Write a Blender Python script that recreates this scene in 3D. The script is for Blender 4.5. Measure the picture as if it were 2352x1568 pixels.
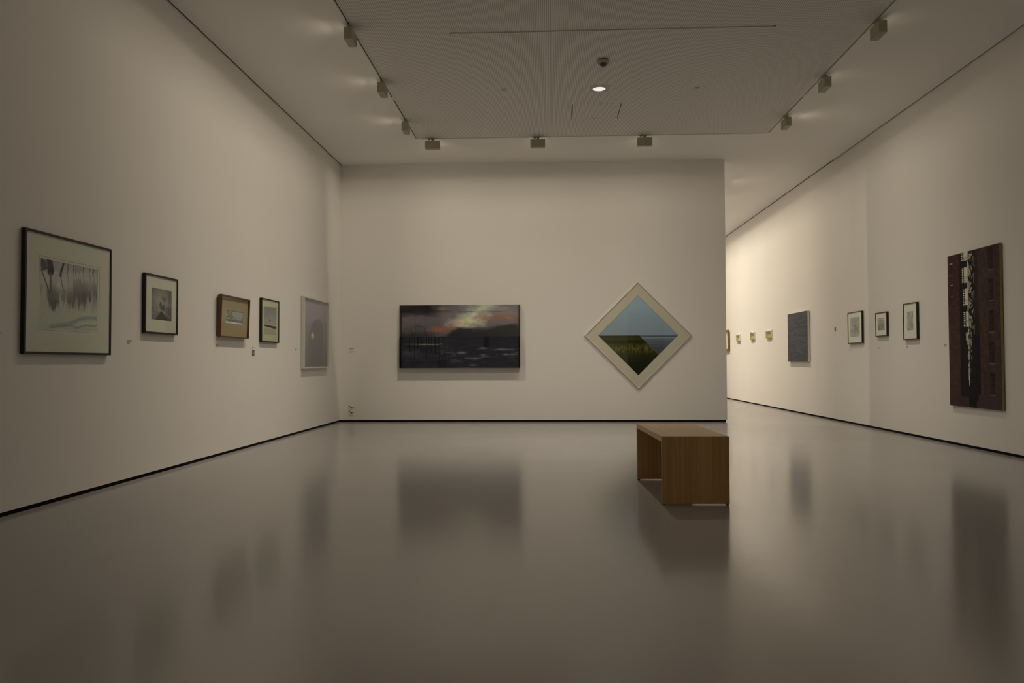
import bpy, bmesh, math, random
import numpy as np
from mathutils import Vector, Matrix

for o in list(bpy.data.objects):
    bpy.data.objects.remove(o)
sc = bpy.context.scene
col = sc.collection
PI = math.pi

# ---------------------------------------------------------------- camera
cam_d = bpy.data.cameras.new('camera')
cam = bpy.data.objects.new('camera', cam_d)
col.objects.link(cam)
cam_d.sensor_width = 36.0
cam_d.lens = 27.91
cam_d.clip_start = 0.05
YAW, PITCH, ROLL = 0.04652, 0.02683, -0.00335
fw = Vector((-math.sin(YAW) * math.cos(PITCH), math.cos(YAW) * math.cos(PITCH), math.sin(PITCH)))
rt = Vector((math.cos(YAW), math.sin(YAW), 0))
up = rt.cross(fw)
r2 = rt * math.cos(ROLL) + up * math.sin(ROLL)
u2 = -rt * math.sin(ROLL) + up * math.cos(ROLL)
m = Matrix((r2, u2, -fw)).transposed().to_4x4()
m.translation = (0, 0, 1.0)
cam.matrix_world = m
sc.camera = cam

# ---------------------------------------------------------------- world, exposure
world = bpy.data.worlds.new('world')
sc.world = world
world.use_nodes = True
world.node_tree.nodes['Background'].inputs[0].default_value = (1, 0.85, 0.66, 1)
world.node_tree.nodes['Background'].inputs[1].default_value = 0.0
sc.view_settings.view_transform = 'Standard'
sc.view_settings.look = 'None'
sc.view_settings.gamma = 1
sc.view_settings.use_curve_mapping = False
sc.view_settings.exposure = 0.0

# ---------------------------------------------------------------- room dimensions (metres)
XL, XR = -3.581, 4.859          # left and right wall planes
YB, XC = 13.490, 2.979          # partition wall plane and its free right-hand end
H = 4.421                       # ceiling height
TLX, TRX, TBY = -2.004, 3.292, 11.954   # lighting track lines
YF, YN = 24.0, -4.0             # far wall of the next room, wall behind the viewer
LZ = H - 0.107                  # centre height of the track floodlights
WARM = (1.0, 0.855, 0.66)
# floodlights that are switched on, and unseen ones added as fill: x, y, outward direction (x, y), watts, share of spill light
LEFT_Y = (7.90, 9.47, 11.04)
RIGHT_Y = (8.03, 9.58, 11.13)
BACK_X = (-1.756, -0.151, 1.453)
LIGHTS = [
    (TLX, 6.33, (-1, 0), .25), (TLX, LEFT_Y[0], (-1, 0), 1.0), (TLX, LEFT_Y[1], (-1, 0), .9), (TLX, LEFT_Y[2], (-1, 0), .95),
    (BACK_X[0], TBY - .01, (0, 1), 1.35), (BACK_X[1], TBY - .01, (0, 1), .55), (BACK_X[2], TBY - .01, (0, 1), 1.0),
    (TRX + .02, RIGHT_Y[0], (1, 0), .05), (TRX + .02, RIGHT_Y[1], (1, 0), .14), (TRX + .02, RIGHT_Y[2], (1, 0), 1.15),
    (TRX, 15.2, (1, 0), 1.1), (TRX, 16.8, (1, 0), 1.4), (TRX, 18.4, (1, 0), 2.1), (TRX, 20.0, (1, 0), 2.8), (TRX, 21.6, (1, 0), 3.),
    (-1.5, 22.5, (0, 1), 3.5), (.5, 22.5, (0, 1), 3.5), (2.2, 22.5, (0, 1), 3.5), (-1.0, 15.1, (0, -1), 3.5), (1.0, 15.1, (0, -1), 3.5),  # unseen lamps added to brighten the next room by bounce
    (-1.0, -2.4, (0, -1), 2.6), (.6, -2.4, (0, -1), 2.6), (2.2, -2.4, (0, -1), 2.6),  # unseen lamps added behind the viewer to fill the bench front
]
POWER, SPILL = 12.8, .35
# round downlight in the perforated ceiling, plus unseen fill added in the next room, x, y, watts
for (lx, ly, w) in ((.641, 9.877, 265), (.641, 18.0, 160)):
    ld = bpy.data.lights.new('downlight_and_fill_beam', 'SPOT')
    ld.energy = w; ld.color = (1, .90, .77); ld.spot_size = math.radians(150); ld.spot_blend = 1.0; ld.shadow_soft_size = .07
    lo = bpy.data.objects.new('downlight_and_fill_beam', ld); col.objects.link(lo); lo.location = (lx, ly, H - .02)
def wallwash(ld):
    """photometry of the asymmetric reflector: evens out the light on a wall in front of the lamp (local +y)"""
    ld.use_nodes = True
    nt = ld.node_tree; N = nt.nodes; L = nt.links
    em = N['Emission']
    tc = N.new('ShaderNodeTexCoord'); sp = N.new('ShaderNodeSeparateXYZ'); L.new(tc.outputs['Normal'], sp.inputs[0])
    def M(op, a, b=None, c=None):
        n = N.new('ShaderNodeMath'); n.operation = op
        for k, v in enumerate((a, b, c)):
            if v is None: continue
            if isinstance(v, (int, float)): n.inputs[k].default_value = v
            else: L.new(v, n.inputs[k])
        return n.outputs[0]
    X, Y, Z = sp.outputs
    y = M('MAXIMUM', Y, .10)
    drop = M('DIVIDE', M('MULTIPLY', Z, -1), y)            # how far down the wall, in lamp distances
    rp = N.new('ShaderNodeValToRGB'); L.new(M('MULTIPLY', drop, .25), rp.inputs['Fac'])
    cr = rp.color_ramp; cr.interpolation = 'B_SPLINE'
    pts = [(0, 0), (.03, .30), (.10, 1.0), (.19, 1.10), (.35, .88), (.55, .72), (.70, .60), (.78, .10), (.84, 0)]
    cr.elements[0].position, cr.elements[1].position = pts[0][0], pts[-1][0]
    cr.elements[0].color = (pts[0][1],) * 3 + (1,); cr.elements[1].color = (0, 0, 0, 1)
    for p_, v_ in pts[1:-1]:
        e_ = cr.elements.new(p_); e_.color = (v_, v_, v_, 1)
    def step(v, lo, hi):
        n = N.new('ShaderNodeMapRange'); n.interpolation_type = 'SMOOTHSTEP'; L.new(v, n.inputs['Value'])
        n.inputs['From Min'].default_value = lo; n.inputs['From Max'].default_value = hi; return n.outputs[0]
    az = M('DIVIDE', M('MAXIMUM', Y, 0), M('SQRT', M('ADD', M('MULTIPLY', X, X), M('MULTIPLY', Y, Y))))
    side = M('MULTIPLY', step(az, .22, .80), M('POWER', az, 1.5))
    s_ = M('DIVIDE', M('MULTIPLY', rp.outputs['Color'], side), M('POWER', y, 3))
    L.new(M('MULTIPLY', s_, M('MULTIPLY', step(drop, .0, .16), step(Y, .12, .30))), em.inputs['Strength'])
for i, (lx, ly, (dx, dy), w) in enumerate(LIGHTS):
    ld = bpy.data.lights.new('flood_and_fill_beam', 'POINT')
    ld.energy = w * POWER; ld.color = WARM; ld.shadow_soft_size = .035
    wallwash(ld)
    lo = bpy.data.objects.new('flood_and_fill_beam', ld); col.objects.link(lo)
    lo.rotation_euler = (0, 0, math.atan2(-dx, dy))
    lo.location = (lx + dx * .085, ly + dy * .085, LZ)
    ld = bpy.data.lights.new('flood_and_fill_spill', 'AREA')
    ld.shape = 'RECTANGLE'; ld.size = 0.19; ld.size_y = 0.085; ld.energy = w * SPILL; ld.color = WARM; ld.spread = math.radians(128)
    lo = bpy.data.objects.new('flood_and_fill_spill', ld); col.objects.link(lo)
    lo.rotation_euler = Vector((dx, dy, -.45)).to_track_quat('-Z', 'Y').to_euler()
    lo.location = (lx + dx * .062, ly + dy * .062, LZ)

# ================================================================ material helpers
def s2l(c):
    c = np.asarray(c, dtype=float) / 255.0
    return np.where(c <= .04045, c / 12.92, ((c + .055) / 1.055) ** 2.4)

MATS = {}
def mat(name, base, rough=.6, spec=.5, metal=0., var=.03, scale=3., bump=0., bscale=200., coat=0., stretch=None):
    if name in MATS: return MATS[name]
    M = bpy.data.materials.new(name); M.use_nodes = True
    nt = M.node_tree; N = nt.nodes; L = nt.links
    b = N['Principled BSDF']
    tc = N.new('ShaderNodeTexCoord')
    mp = N.new('ShaderNodeMapping')
    if stretch: mp.inputs['Scale'].default_value = stretch
    nz = N.new('ShaderNodeTexNoise'); nz.inputs['Scale'].default_value = scale; nz.inputs['Detail'].default_value = 5
    L.new(tc.outputs['Object'], mp.inputs['Vector']); L.new(mp.outputs['Vector'], nz.inputs['Vector'])
    rp = N.new('ShaderNodeValToRGB')
    base = np.array(base[:3], float)
    rp.color_ramp.elements[0].position = .3; rp.color_ramp.elements[1].position = .7
    rp.color_ramp.elements[0].color = (*np.clip(base * (1 - var), 0, 1), 1)
    rp.color_ramp.elements[1].color = (*np.clip(base * (1 + var), 0, 1), 1)
    L.new(nz.outputs['Fac'], rp.inputs['Fac']); L.new(rp.outputs['Color'], b.inputs['Base Color'])
    b.inputs['Roughness'].default_value = rough
    b.inputs['Specular IOR Level'].default_value = spec
    b.inputs['Metallic'].default_value = metal
    b.inputs['Coat Weight'].default_value = coat
    if bump:
        n2 = N.new('ShaderNodeTexNoise'); n2.inputs['Scale'].default_value = bscale; n2.inputs['Detail'].default_value = 3
        L.new(mp.outputs['Vector'], n2.inputs['Vector'])
        bp = N.new('ShaderNodeBump'); bp.inputs['Strength'].default_value = bump; bp.inputs['Distance'].default_value = .002
        L.new(n2.outputs['Fac'], bp.inputs['Height']); L.new(bp.outputs['Normal'], b.inputs['Normal'])
    MATS[name] = M
    return M

def emis(name, colr, strength):
    M = bpy.data.materials.new(name); M.use_nodes = True
    b = M.node_tree.nodes['Principled BSDF']
    b.inputs['Base Color'].default_value = (.8, .8, .8, 1)
    b.inputs['Emission Color'].default_value = (*colr, 1)
    b.inputs['Emission Strength'].default_value = strength
    return M

WALL_C = (.80, .785, .755)
M_wall = mat('wall_paint', WALL_C, rough=.75, spec=.25, var=.008, scale=.6, bump=.05, bscale=350)
M_ceil = mat('ceiling_paint', (.86, .845, .82), rough=.85, spec=.15, var=.008, scale=.6, bump=.04, bscale=300)
M_black = mat('black_recess', (.006, .006, .007), rough=.8, spec=.1)
M_gap = mat('dark_gap', (.02, .018, .015), rough=.9, spec=.1)
M_blackwood = mat('black_lacquered_wood', (.010, .009, .009), rough=.45, spec=.35)
M_brownblack = mat('dark_brown_wood', (.022, .012, .008), rough=.5, spec=.35, var=.2, scale=20, stretch=(1, 1, 8))
M_mat_w = mat('white_mat_board', (.78, .765, .69), rough=.9, spec=.1, var=.01)
M_mat_g = mat('cream_mat_board', (.66, .67, .48), rough=.9, spec=.1, var=.01)
M_mat_b = mat('brown_mat_board', (.48, .40, .27), rough=.9, spec=.1, var=.05, scale=40)
M_print_line = mat('pencil_grey_line', (.32, .27, .26), rough=.9, spec=.1)
M_lamp = mat('beige_powder_coat', (.40, .385, .29), rough=.6, spec=.3)
M_rail = mat('white_track_aluminium', (.66, .65, .60), rough=.5, spec=.4)
M_silver = mat('silver_frame_metal', (.78, .76, .68), rough=.25, metal=.35, var=.02)
M_white = mat('white_lacquer', (.62, .64, .58), rough=.45, spec=.4)
M_canvas = mat('white_canvas', (.78, .74, .66), rough=.9, spec=.1, bump=.2, bscale=600)
M_ochre = mat('ochre_canvas_edge', (.36, .28, .11), rough=.85, spec=.1, var=.15, scale=30)
M_gold = mat('old_gold_frame', (.24, .13, .028), rough=.4, metal=.4, var=.3, scale=60)
M_socket = mat('ivory_plastic', (.80, .76, .60), rough=.35, spec=.5)
M_dark = mat('dark_grey_plastic', (.07, .07, .065), rough=.5)
M_red = mat('red_plastic', (.35, .03, .02), rough=.4)
M_sign = mat('grey_sign_print', (.13, .13, .12), rough=.6)
M_ink = mat('dark_grey_lettering', (.22, .21, .17), rough=.8, spec=.1)
M_lightink = mat('pale_grey_lettering', (.46, .44, .36), rough=.8, spec=.1)
M_down = emis('downlight_diffuser', (1, .97, .95), .72)
M_lens = emis('floodlight_lens', WARM, .8)

def glass_mat(name, tint=(.97, .985, .97), ior=1.5, rough=.01):
    M = bpy.data.materials.new(name); M.use_nodes = True
    nt = M.node_tree; N = nt.nodes; L = nt.links
    N.remove(N['Principled BSDF'])
    t = N.new('ShaderNodeBsdfTransparent'); t.inputs[0].default_value = (*tint, 1)
    g = N.new('ShaderNodeBsdfGlossy'); g.inputs['Roughness'].default_value = rough
    # Schlick reflectance from the absolute facing angle, the same from either side of the pane
    ge = N.new('ShaderNodeNewGeometry')
    dt = N.new('ShaderNodeVectorMath'); dt.operation = 'DOT_PRODUCT'; L.new(ge.outputs['Normal'], dt.inputs[0]); L.new(ge.outputs['Incoming'], dt.inputs[1])
    ab = N.new('ShaderNodeMath'); ab.operation = 'ABSOLUTE'; L.new(dt.outputs['Value'], ab.inputs[0])
    om = N.new('ShaderNodeMath'); om.operation = 'SUBTRACT'; om.inputs[0].default_value = 1; L.new(ab.outputs[0], om.inputs[1])
    pw = N.new('ShaderNodeMath'); pw.operation = 'POWER'; L.new(om.outputs[0], pw.inputs[0]); pw.inputs[1].default_value = 5
    f = N.new('ShaderNodeMath'); f.operation = 'MULTIPLY_ADD'; L.new(pw.outputs[0], f.inputs[0])
    f0 = ((ior - 1) / (ior + 1)) ** 2 * .5;   # half for each face of a pane
    f.inputs[1].default_value = .5 - f0; f.inputs[2].default_value = f0
    x = N.new('ShaderNodeMixShader')
    L.new(f.outputs[0], x.inputs[0]); L.new(t.outputs[0], x.inputs[1]); L.new(g.outputs[0], x.inputs[2])
    L.new(x.outputs[0], N['Material Output'].inputs['Surface'])
    return M
M_glass = glass_mat('picture_glass')
M_acrylic = glass_mat('clear_acrylic', tint=(.80, .83, .79), ior=1.4)
M_acr_edge = glass_mat('acrylic_edge', tint=(.55, .60, .52), ior=1.4, rough=.15)

# print material: the picture is stored as a colour per grid point on the flat sheet
def print_mat(name, rough=.7, spec=.1):
    M = bpy.data.materials.new(name); M.use_nodes = True
    N = M.node_tree.nodes; L = M.node_tree.links
    a = N.new('ShaderNodeVertexColor'); a.layer_name = 'ink'
    b = N['Principled BSDF']; b.inputs['Roughness'].default_value = rough
    b.inputs['Specular IOR Level'].default_value = spec
    L.new(a.outputs['Color'], b.inputs['Base Color'])
    return M
M_print = print_mat('printed_picture')
M_paint = print_mat('painted_canvas', .85, .15)

# perforated metal ceiling: rows of round holes 19 mm apart
def perf_mat():
    M = bpy.data.materials.new('perforated_ceiling_metal'); M.use_nodes = True
    nt = M.node_tree; N = nt.nodes; L = nt.links
    b = N['Principled BSDF']
    tc = N.new('ShaderNodeTexCoord'); sp = N.new('ShaderNodeSeparateXYZ'); L.new(tc.outputs['Object'], sp.inputs[0])
    P = .0190
    def cell(sock):
        d = N.new('ShaderNodeMath'); d.operation = 'DIVIDE'; L.new(sock, d.inputs[0]); d.inputs[1].default_value = P
        f = N.new('ShaderNodeMath'); f.operation = 'FLOORED_MODULO'; L.new(d.outputs[0], f.inputs[0]); f.inputs[1].default_value = 1
        s = N.new('ShaderNodeMath'); s.operation = 'SUBTRACT'; L.new(f.outputs[0], s.inputs[0]); s.inputs[1].default_value = .5
        q = N.new('ShaderNodeMath'); q.operation = 'MULTIPLY'; L.new(s.outputs[0], q.inputs[0]); L.new(s.outputs[0], q.inputs[1])
        return q.outputs[0]
    ad = N.new('ShaderNodeMath'); ad.operation = 'ADD'
    L.new(cell(sp.outputs[0]), ad.inputs[0]); L.new(cell(sp.outputs[1]), ad.inputs[1])
    lt = N.new('ShaderNodeMath'); lt.operation = 'LESS_THAN'; L.new(ad.outputs[0], lt.inputs[0]); lt.inputs[1].default_value = .235 ** 2
    mx = N.new('ShaderNodeMix'); mx.data_type = 'RGBA'
    L.new(lt.outputs[0], mx.inputs[0])
    mx.inputs[6].default_value = (.80, .78, .76, 1); mx.inputs[7].default_value = (.14, .12, .10, 1)
    L.new(mx.outputs[2], b.inputs['Base Color'])
    b.inputs['Roughness'].default_value = .7; b.inputs['Specular IOR Level'].default_value = .2
    return M
M_perf = perf_mat()

def floor_mat():
    M = bpy.data.materials.new('polished_grey_floor'); M.use_nodes = True
    nt = M.node_tree; N = nt.nodes; L = nt.links
    b = N['Principled BSDF']
    tc = N.new('ShaderNodeTexCoord')
    n1 = N.new('ShaderNodeTexNoise'); n1.inputs['Scale'].default_value = .45; n1.inputs['Detail'].default_value = 6; n1.inputs['Roughness'].default_value = .6
    L.new(tc.outputs['Object'], n1.inputs['Vector'])
    r1 = N.new('ShaderNodeValToRGB'); r1.color_ramp.elements[0].position = .3; r1.color_ramp.elements[1].position = .72
    r1.color_ramp.elements[0].color = (.480, .464, .458, 1); r1.color_ramp.elements[1].color = (.525, .508, .500, 1)
    L.new(n1.outputs['Fac'], r1.inputs['Fac'])
    # rare dark specks of grit
    v = N.new('ShaderNodeTexVoronoi'); v.inputs['Scale'].default_value = 1.4; L.new(tc.outputs['Object'], v.inputs['Vector'])
    lt = N.new('ShaderNodeMath'); lt.operation = 'LESS_THAN'; L.new(v.outputs['Distance'], lt.inputs[0]); lt.inputs[1].default_value = .006
    mx = N.new('ShaderNodeMix'); mx.data_type = 'RGBA'; L.new(lt.outputs[0], mx.inputs[0])
    L.new(r1.outputs['Color'], mx.inputs[6]); mx.inputs[7].default_value = (.04, .035, .03, 1)
    L.new(mx.outputs[2], b.inputs['Base Color'])
    n2 = N.new('ShaderNodeTexNoise'); n2.inputs['Scale'].default_value = 1.1; n2.inputs['Detail'].default_value = 4
    L.new(tc.outputs['Object'], n2.inputs['Vector'])
    mr = N.new('ShaderNodeMapRange'); mr.inputs['To Min'].default_value = .13; mr.inputs['To Max'].default_value = .175
    L.new(n2.outputs['Fac'], mr.inputs['Value']); L.new(mr.outputs[0], b.inputs['Roughness'])
    b.inputs['Specular IOR Level'].default_value = .42
    n3 = N.new('ShaderNodeTexNoise'); n3.inputs['Scale'].default_value = 5; n3.inputs['Detail'].default_value = 2
    L.new(tc.outputs['Object'], n3.inputs['Vector'])
    bp = N.new('ShaderNodeBump'); bp.inputs['Strength'].default_value = .001; bp.inputs['Distance'].default_value = .004
    L.new(n3.outputs['Fac'], bp.inputs['Height']); L.new(bp.outputs['Normal'], b.inputs['Normal'])
    return M
M_floor = floor_mat()

def wood_mat(name, c0, c1, axis):
    # fine straight grain running along the given local axis
    M = bpy.data.materials.new(name); M.use_nodes = True
    nt = M.node_tree; N = nt.nodes; L = nt.links
    b = N['Principled BSDF']
    tc = N.new('ShaderNodeTexCoord'); mp = N.new('ShaderNodeMapping')
    s = [55, 55, 55]; s[axis] = 1.2
    mp.inputs['Scale'].default_value = s
    L.new(tc.outputs['Object'], mp.inputs['Vector'])
    n1 = N.new('ShaderNodeTexNoise'); n1.inputs['Scale'].default_value = 1.0; n1.inputs['Detail'].default_value = 6; n1.inputs['Roughness'].default_value = .65
    L.new(mp.outputs['Vector'], n1.inputs['Vector'])
    n2 = N.new('ShaderNodeTexNoise'); n2.inputs['Scale'].default_value = .12; n2.inputs['Detail'].default_value = 2
    L.new(mp.outputs['Vector'], n2.inputs['Vector'])
    md = N.new('ShaderNodeMath'); md.operation = 'MULTIPLY_ADD'; L.new(n1.outputs['Fac'], md.inputs[0]); md.inputs[1].default_value = .65
    ml = N.new('ShaderNodeMath'); ml.operation = 'MULTIPLY'; L.new(n2.outputs['Fac'], ml.inputs[0]); ml.inputs[1].default_value = .35
    L.new(ml.outputs[0], md.inputs[2])
    rp = N.new('ShaderNodeValToRGB'); rp.color_ramp.elements[0].position = .38; rp.color_ramp.elements[1].position = .62
    rp.color_ramp.elements[0].color = (*c0, 1); rp.color_ramp.elements[1].color = (*c1, 1)
    L.new(md.outputs[0], rp.inputs['Fac']); L.new(rp.outputs['Color'], b.inputs['Base Color'])
    b.inputs['Roughness'].default_value = .45; b.inputs['Specular IOR Level'].default_value = .25
    bp = N.new('ShaderNodeBump'); bp.inputs['Strength'].default_value = .15; bp.inputs['Distance'].default_value = .001
    L.new(n1.outputs['Fac'], bp.inputs['Height']); L.new(bp.outputs['Normal'], b.inputs['Normal'])
    return M
M_oak_v = wood_mat('oak_veneer_upright_grain_shaded', (.38, .225, .085), (.52, .325, .14), 2)  # same oak, shade of the bench ends put into the colour
M_oak_h = wood_mat('oak_veneer_lengthwise_grain_lit', (.62, .44, .22), (.76, .57, .32), 1)  # same oak, light on the seat put into the colour
M_teak = wood_mat('brown_frame_wood', (.11, .045, .014), (.19, .085, .026), 2)

# ================================================================ mesh helpers
def add_box(bm, x0, x1, y0, y1, z0, z1):
    vs = [bm.verts.new(p) for p in ((x0, y0, z0), (x1, y0, z0), (x1, y1, z0), (x0, y1, z0), (x0, y0, z1), (x1, y0, z1), (x1, y1, z1), (x0, y1, z1))]
    fs = []
    for f in ((0, 3, 2, 1), (4, 5, 6, 7), (0, 1, 5, 4), (1, 2, 6, 5), (2, 3, 7, 6), (3, 0, 4, 7)):
        fs.append(bm.faces.new([vs[i] for i in f]))
    return fs

def add_lathe(bm, prof, n=32, axis='z', off=(0, 0, 0)):
    rings = []
    for r, h in prof:
        ring = []
        for i in range(n):
            a = 2 * PI * i / n
            p = (r * math.cos(a), r * math.sin(a), h) if axis == 'z' else (r * math.cos(a), h, r * math.sin(a))
            ring.append(bm.verts.new((p[0] + off[0], p[1] + off[1], p[2] + off[2])))
        rings.append(ring)
    for a, b in zip(rings[:-1], rings[1:]):
        for i in range(n):
            bm.faces.new((a[i], a[(i + 1) % n], b[(i + 1) % n], b[i]))
    bm.faces.new(rings[0]); bm.faces.new(rings[-1])

def bev(bm, w, seg=1):
    bmesh.ops.bevel(bm, geom=list(bm.edges), offset=w, segments=seg, profile=.7, affect='EDGES')

def obj(name, bm, material, parent=None, smooth=False):
    bmesh.ops.recalc_face_normals(bm, faces=list(bm.faces))
    me = bpy.data.meshes.new(name); bm.to_mesh(me); bm.free()
    me.materials.append(material)
    if smooth:
        for p in me.polygons: p.use_smooth = True
    o = bpy.data.objects.new(name, me); col.objects.link(o)
    if parent: o.parent = parent
    return o

def boxes(name, lst, material, parent=None, bevel=0):
    bm = bmesh.new()
    for b in lst: add_box(bm, *b)
    if bevel: bev(bm, bevel)
    return obj(name, bm, material, parent)

def struct(o):
    o['kind'] = 'structure'; return o

def tag(o, label, cat, group=None):
    o['label'] = label; o['category'] = cat
    if group: o['group'] = group
    return o

def thing(name, label, cat, loc, rotz=0, group=None):
    o = bpy.data.objects.new(name, None); col.objects.link(o)
    o.empty_display_size = .1
    o.location = loc; o.rotation_euler = (0, 0, rotz)
    return tag(o, label, cat, group)

def dup(root, loc, rotz, label):
    r = root.copy(); col.objects.link(r); r.location = loc; r.rotation_euler = (0, 0, rotz); r['label'] = label
    for ch in list(root.children):
        c = ch.copy(); col.objects.link(c); c.parent = r
        for g in ch.children:
            d = g.copy(); col.objects.link(d); d.parent = c
    return r

# ================================================================ the setting
# floor: two slabs with a fine expansion joint where the next room begins
struct(boxes('floor', [(XL - .2, XR + .2, YN - .2, YB + .036, -.12, 0), (XL - .2, XR + .2, YB + .040, YF + .2, -.12, 0)], M_floor))
BH = .031    # height of the dark recess at the foot of the walls
T = .15
struct(boxes('wall_left', [(XL - T, XL, YN - T, YF + T, BH, H + .10)], M_wall))
struct(boxes('baseboard_left', [(XL - T, XL - .010, YN - T, YF + T, 0, BH)], M_black))
struct(boxes('wall_right', [(XR, XR + T, YN - T, YF + T, BH, H + .10)], M_wall))
struct(boxes('baseboard_right', [(XR + .010, XR + T, YN - T, YF + T, 0, BH)], M_black))
struct(boxes('wall_back', [(XL, XC, YB, YB + .14, BH, H)], M_wall))
struct(boxes('baseboard_back', [(XL, XC - .020, YB + .010, YB + .13, 0, BH)], M_black))
struct(boxes('wall_far', [(XL, XR, YF, YF + T, BH, H + .1)], M_wall))
struct(boxes('baseboard_far', [(XL, XR, YF + .01, YF + T, 0, BH)], M_black))
# wall behind the viewer, with a doorway into an unlit passage
DX0, DX1, DH = 3.05, 4.50, 2.92
struct(boxes('wall_front', [(XL, DX0, YN - T, YN, BH, H + .1), (DX1, XR, YN - T, YN, BH, H + .1), (DX0, DX1, YN - T, YN, DH, H + .1)], M_wall))
struct(boxes('trim_6', [(DX0 - .2, DX1 + .2, YN - 2.1, YN - 2.0, 0, DH + .2), (DX0 - .3, DX0 - .2, YN - 2.1, YN - T, 0, DH + .2),
                        (DX1 + .2, DX1 + .3, YN - 2.1, YN - T, 0, DH + .2), (DX0 - .3, DX1 + .3, YN - 2.1, YN - T, DH + .1, DH + .2),
                        (DX0 - .3, DX1 + .3, YN - 2.1, YN - T, -.1, 0)], mat('unlit_passage', (.10, .095, .09), rough=.9)))
# ceiling: plaster with a rectangular field for perforated panels, a shadow gap along both long walls
G = .022
PX0, PX1, PY0, PY1 = TLX - .006, TRX + .006, 1.00, TBY + .006
struct(boxes('ceiling', [
    (XL + G, PX0, YN, YB + .14, H, H + .06), (PX1, XR - G, YN, YB + .14, H, H + .06),
    (PX0, PX1, YN, PY0, H, H + .06), (PX0, PX1, PY1, YB + .14, H, H + .06),
    (XL + G, XR - G, YB + .14, YF, H + .010, H + .06)], M_ceil))
ceiling = bpy.data.objects['ceiling']
struct(boxes('trim_1', [(XL - .001, XL + G + .01, YN, YF, H + .012, H + .05)], M_gap))
struct(boxes('trim_2', [(XR - G - .01, XR + .001, YN, YF, H + .012, H + .05)], M_gap))
struct(boxes('trim_5', [(XL - T, XR + T, YN - T, YF + T, H + .10, H + .14)], M_gap))
# perforated panels (children of the ceiling) and the plain margin that borders them
mx0, mx1, my1 = TLX + .034, TRX - .038, TBY - .030
boxes('panel_margin', [(TLX + .006, mx0, PY0, TBY - .006, H + .0005, H + .012), (mx1, TRX - .006, PY0, TBY - .006, H + .0005, H + .012),
                       (mx0, mx1, my1, TBY - .006, H + .0005, H + .012)], M_rail, ceiling)
g = .003
JX, JY = .318, 7.50
HX0, HX1, HY0, HY1 = .325, .975, 10.46, 11.105
SX0, SX1, SY = -.960, 2.300, 8.120     # short track let into the panels
def panel(cells):
    boxes('perforated_panel', [(x0, x1, y0, y1, H + .001, H + .010) for x0, x1, y0, y1 in cells], M_perf, ceiling)
e = g / 2
panel([(mx0, JX - e, PY0, JY - e)]); panel([(JX + e, mx1, PY0, JY - e)])
panel([(mx0, SX0 - .06, JY + e, my1), (SX1 + .03, mx1, JY + e, my1), (SX0 - .06, SX1 + .03, JY + e, SY - .016), (SX0 - .06, SX1 + .03, SY + .016, HY0 - e),
       (SX0 - .06, HX0 - e, HY0 - e, my1), (HX1 + e, SX1 + .03, HY0 - e, my1), (HX0 - e, HX1 + e, HY1 + e, my1)])
boxes('panel_backing', [(PX0, PX1, PY0, PY1, H + .020, H + .05)], M_gap, ceiling)

# ================================================================ lighting tracks
def track(label, x0, x1, y0, y1, along, couplers):
    """flush light track: pale flanges either side of a dark slot"""
    cx, cy = (x0 + x1) / 2, (y0 + y1) / 2
    t = thing('lighting_track', label, 'light track', (cx, cy, H - .002), 0, 'flush tracks in the ceiling')
    s, fz = .0080, .0150
    if along == 'y':
        L = (y1 - y0) / 2
        boxes('flange', [(-fz, -s, -L, L, 0, .014), (s, fz, -L, L, 0, .014)], M_rail, t)
        boxes('slot', [(-s, s, -L, L, .009, .014)], M_black, t)
        for c in couplers: boxes('coupler', [(-s, s, c - cy - .055, c - cy + .055, .0005, .008)], M_rail, t)
    else:
        L = (x1 - x0) / 2
        boxes('flange', [(-L, L, -fz, -s, 0, .014), (-L, L, s, fz, 0, .014)], M_rail, t)
        boxes('slot', [(-L, L, -s, s, .009, .014)], M_black, t)
        for c in couplers: boxes('coupler', [(c - cx - .055, c - cx + .055, -s, s, .0005, .008)], M_rail, t)
    return t
track('long light track in the ceiling parallel to the left wall', TLX, TLX, PY0, TBY - .05, 'y', [10.11])
track('long light track in the ceiling parallel to the right wall', TRX, TRX, PY0, TBY - .05, 'y', [10.28])
track('light track in the ceiling nearest the wall with the sunset picture', TLX + .07, TRX - .07, TBY, TBY, 'x', [.12])
ts = track('short dark light track crossing the middle of the perforated ceiling', SX0 + .05, SX1, SY, SY, 'x', [])
boxes('power_feed', [(-(SX1 - SX0 - .05) / 2 - .085, -(SX1 - SX0 - .05) / 2, -.022, .022, -.012, .012)], M_rail, ts)
boxes('corner_coupler', [(TLX - .012, TLX + .07, TBY - .012, TBY + .012, H - .004, H + .010), (TLX - .012, TLX + .012, TBY - .05, TBY - .012, H - .004, H + .010)], M_rail, ceiling)
boxes('corner_coupler', [(TRX - .07, TRX + .012, TBY - .012, TBY + .012, H - .004, H + .010), (TRX - .012, TRX + .012, TBY - .05, TBY - .012, H - .004, H + .010)], M_rail, ceiling)

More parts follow.
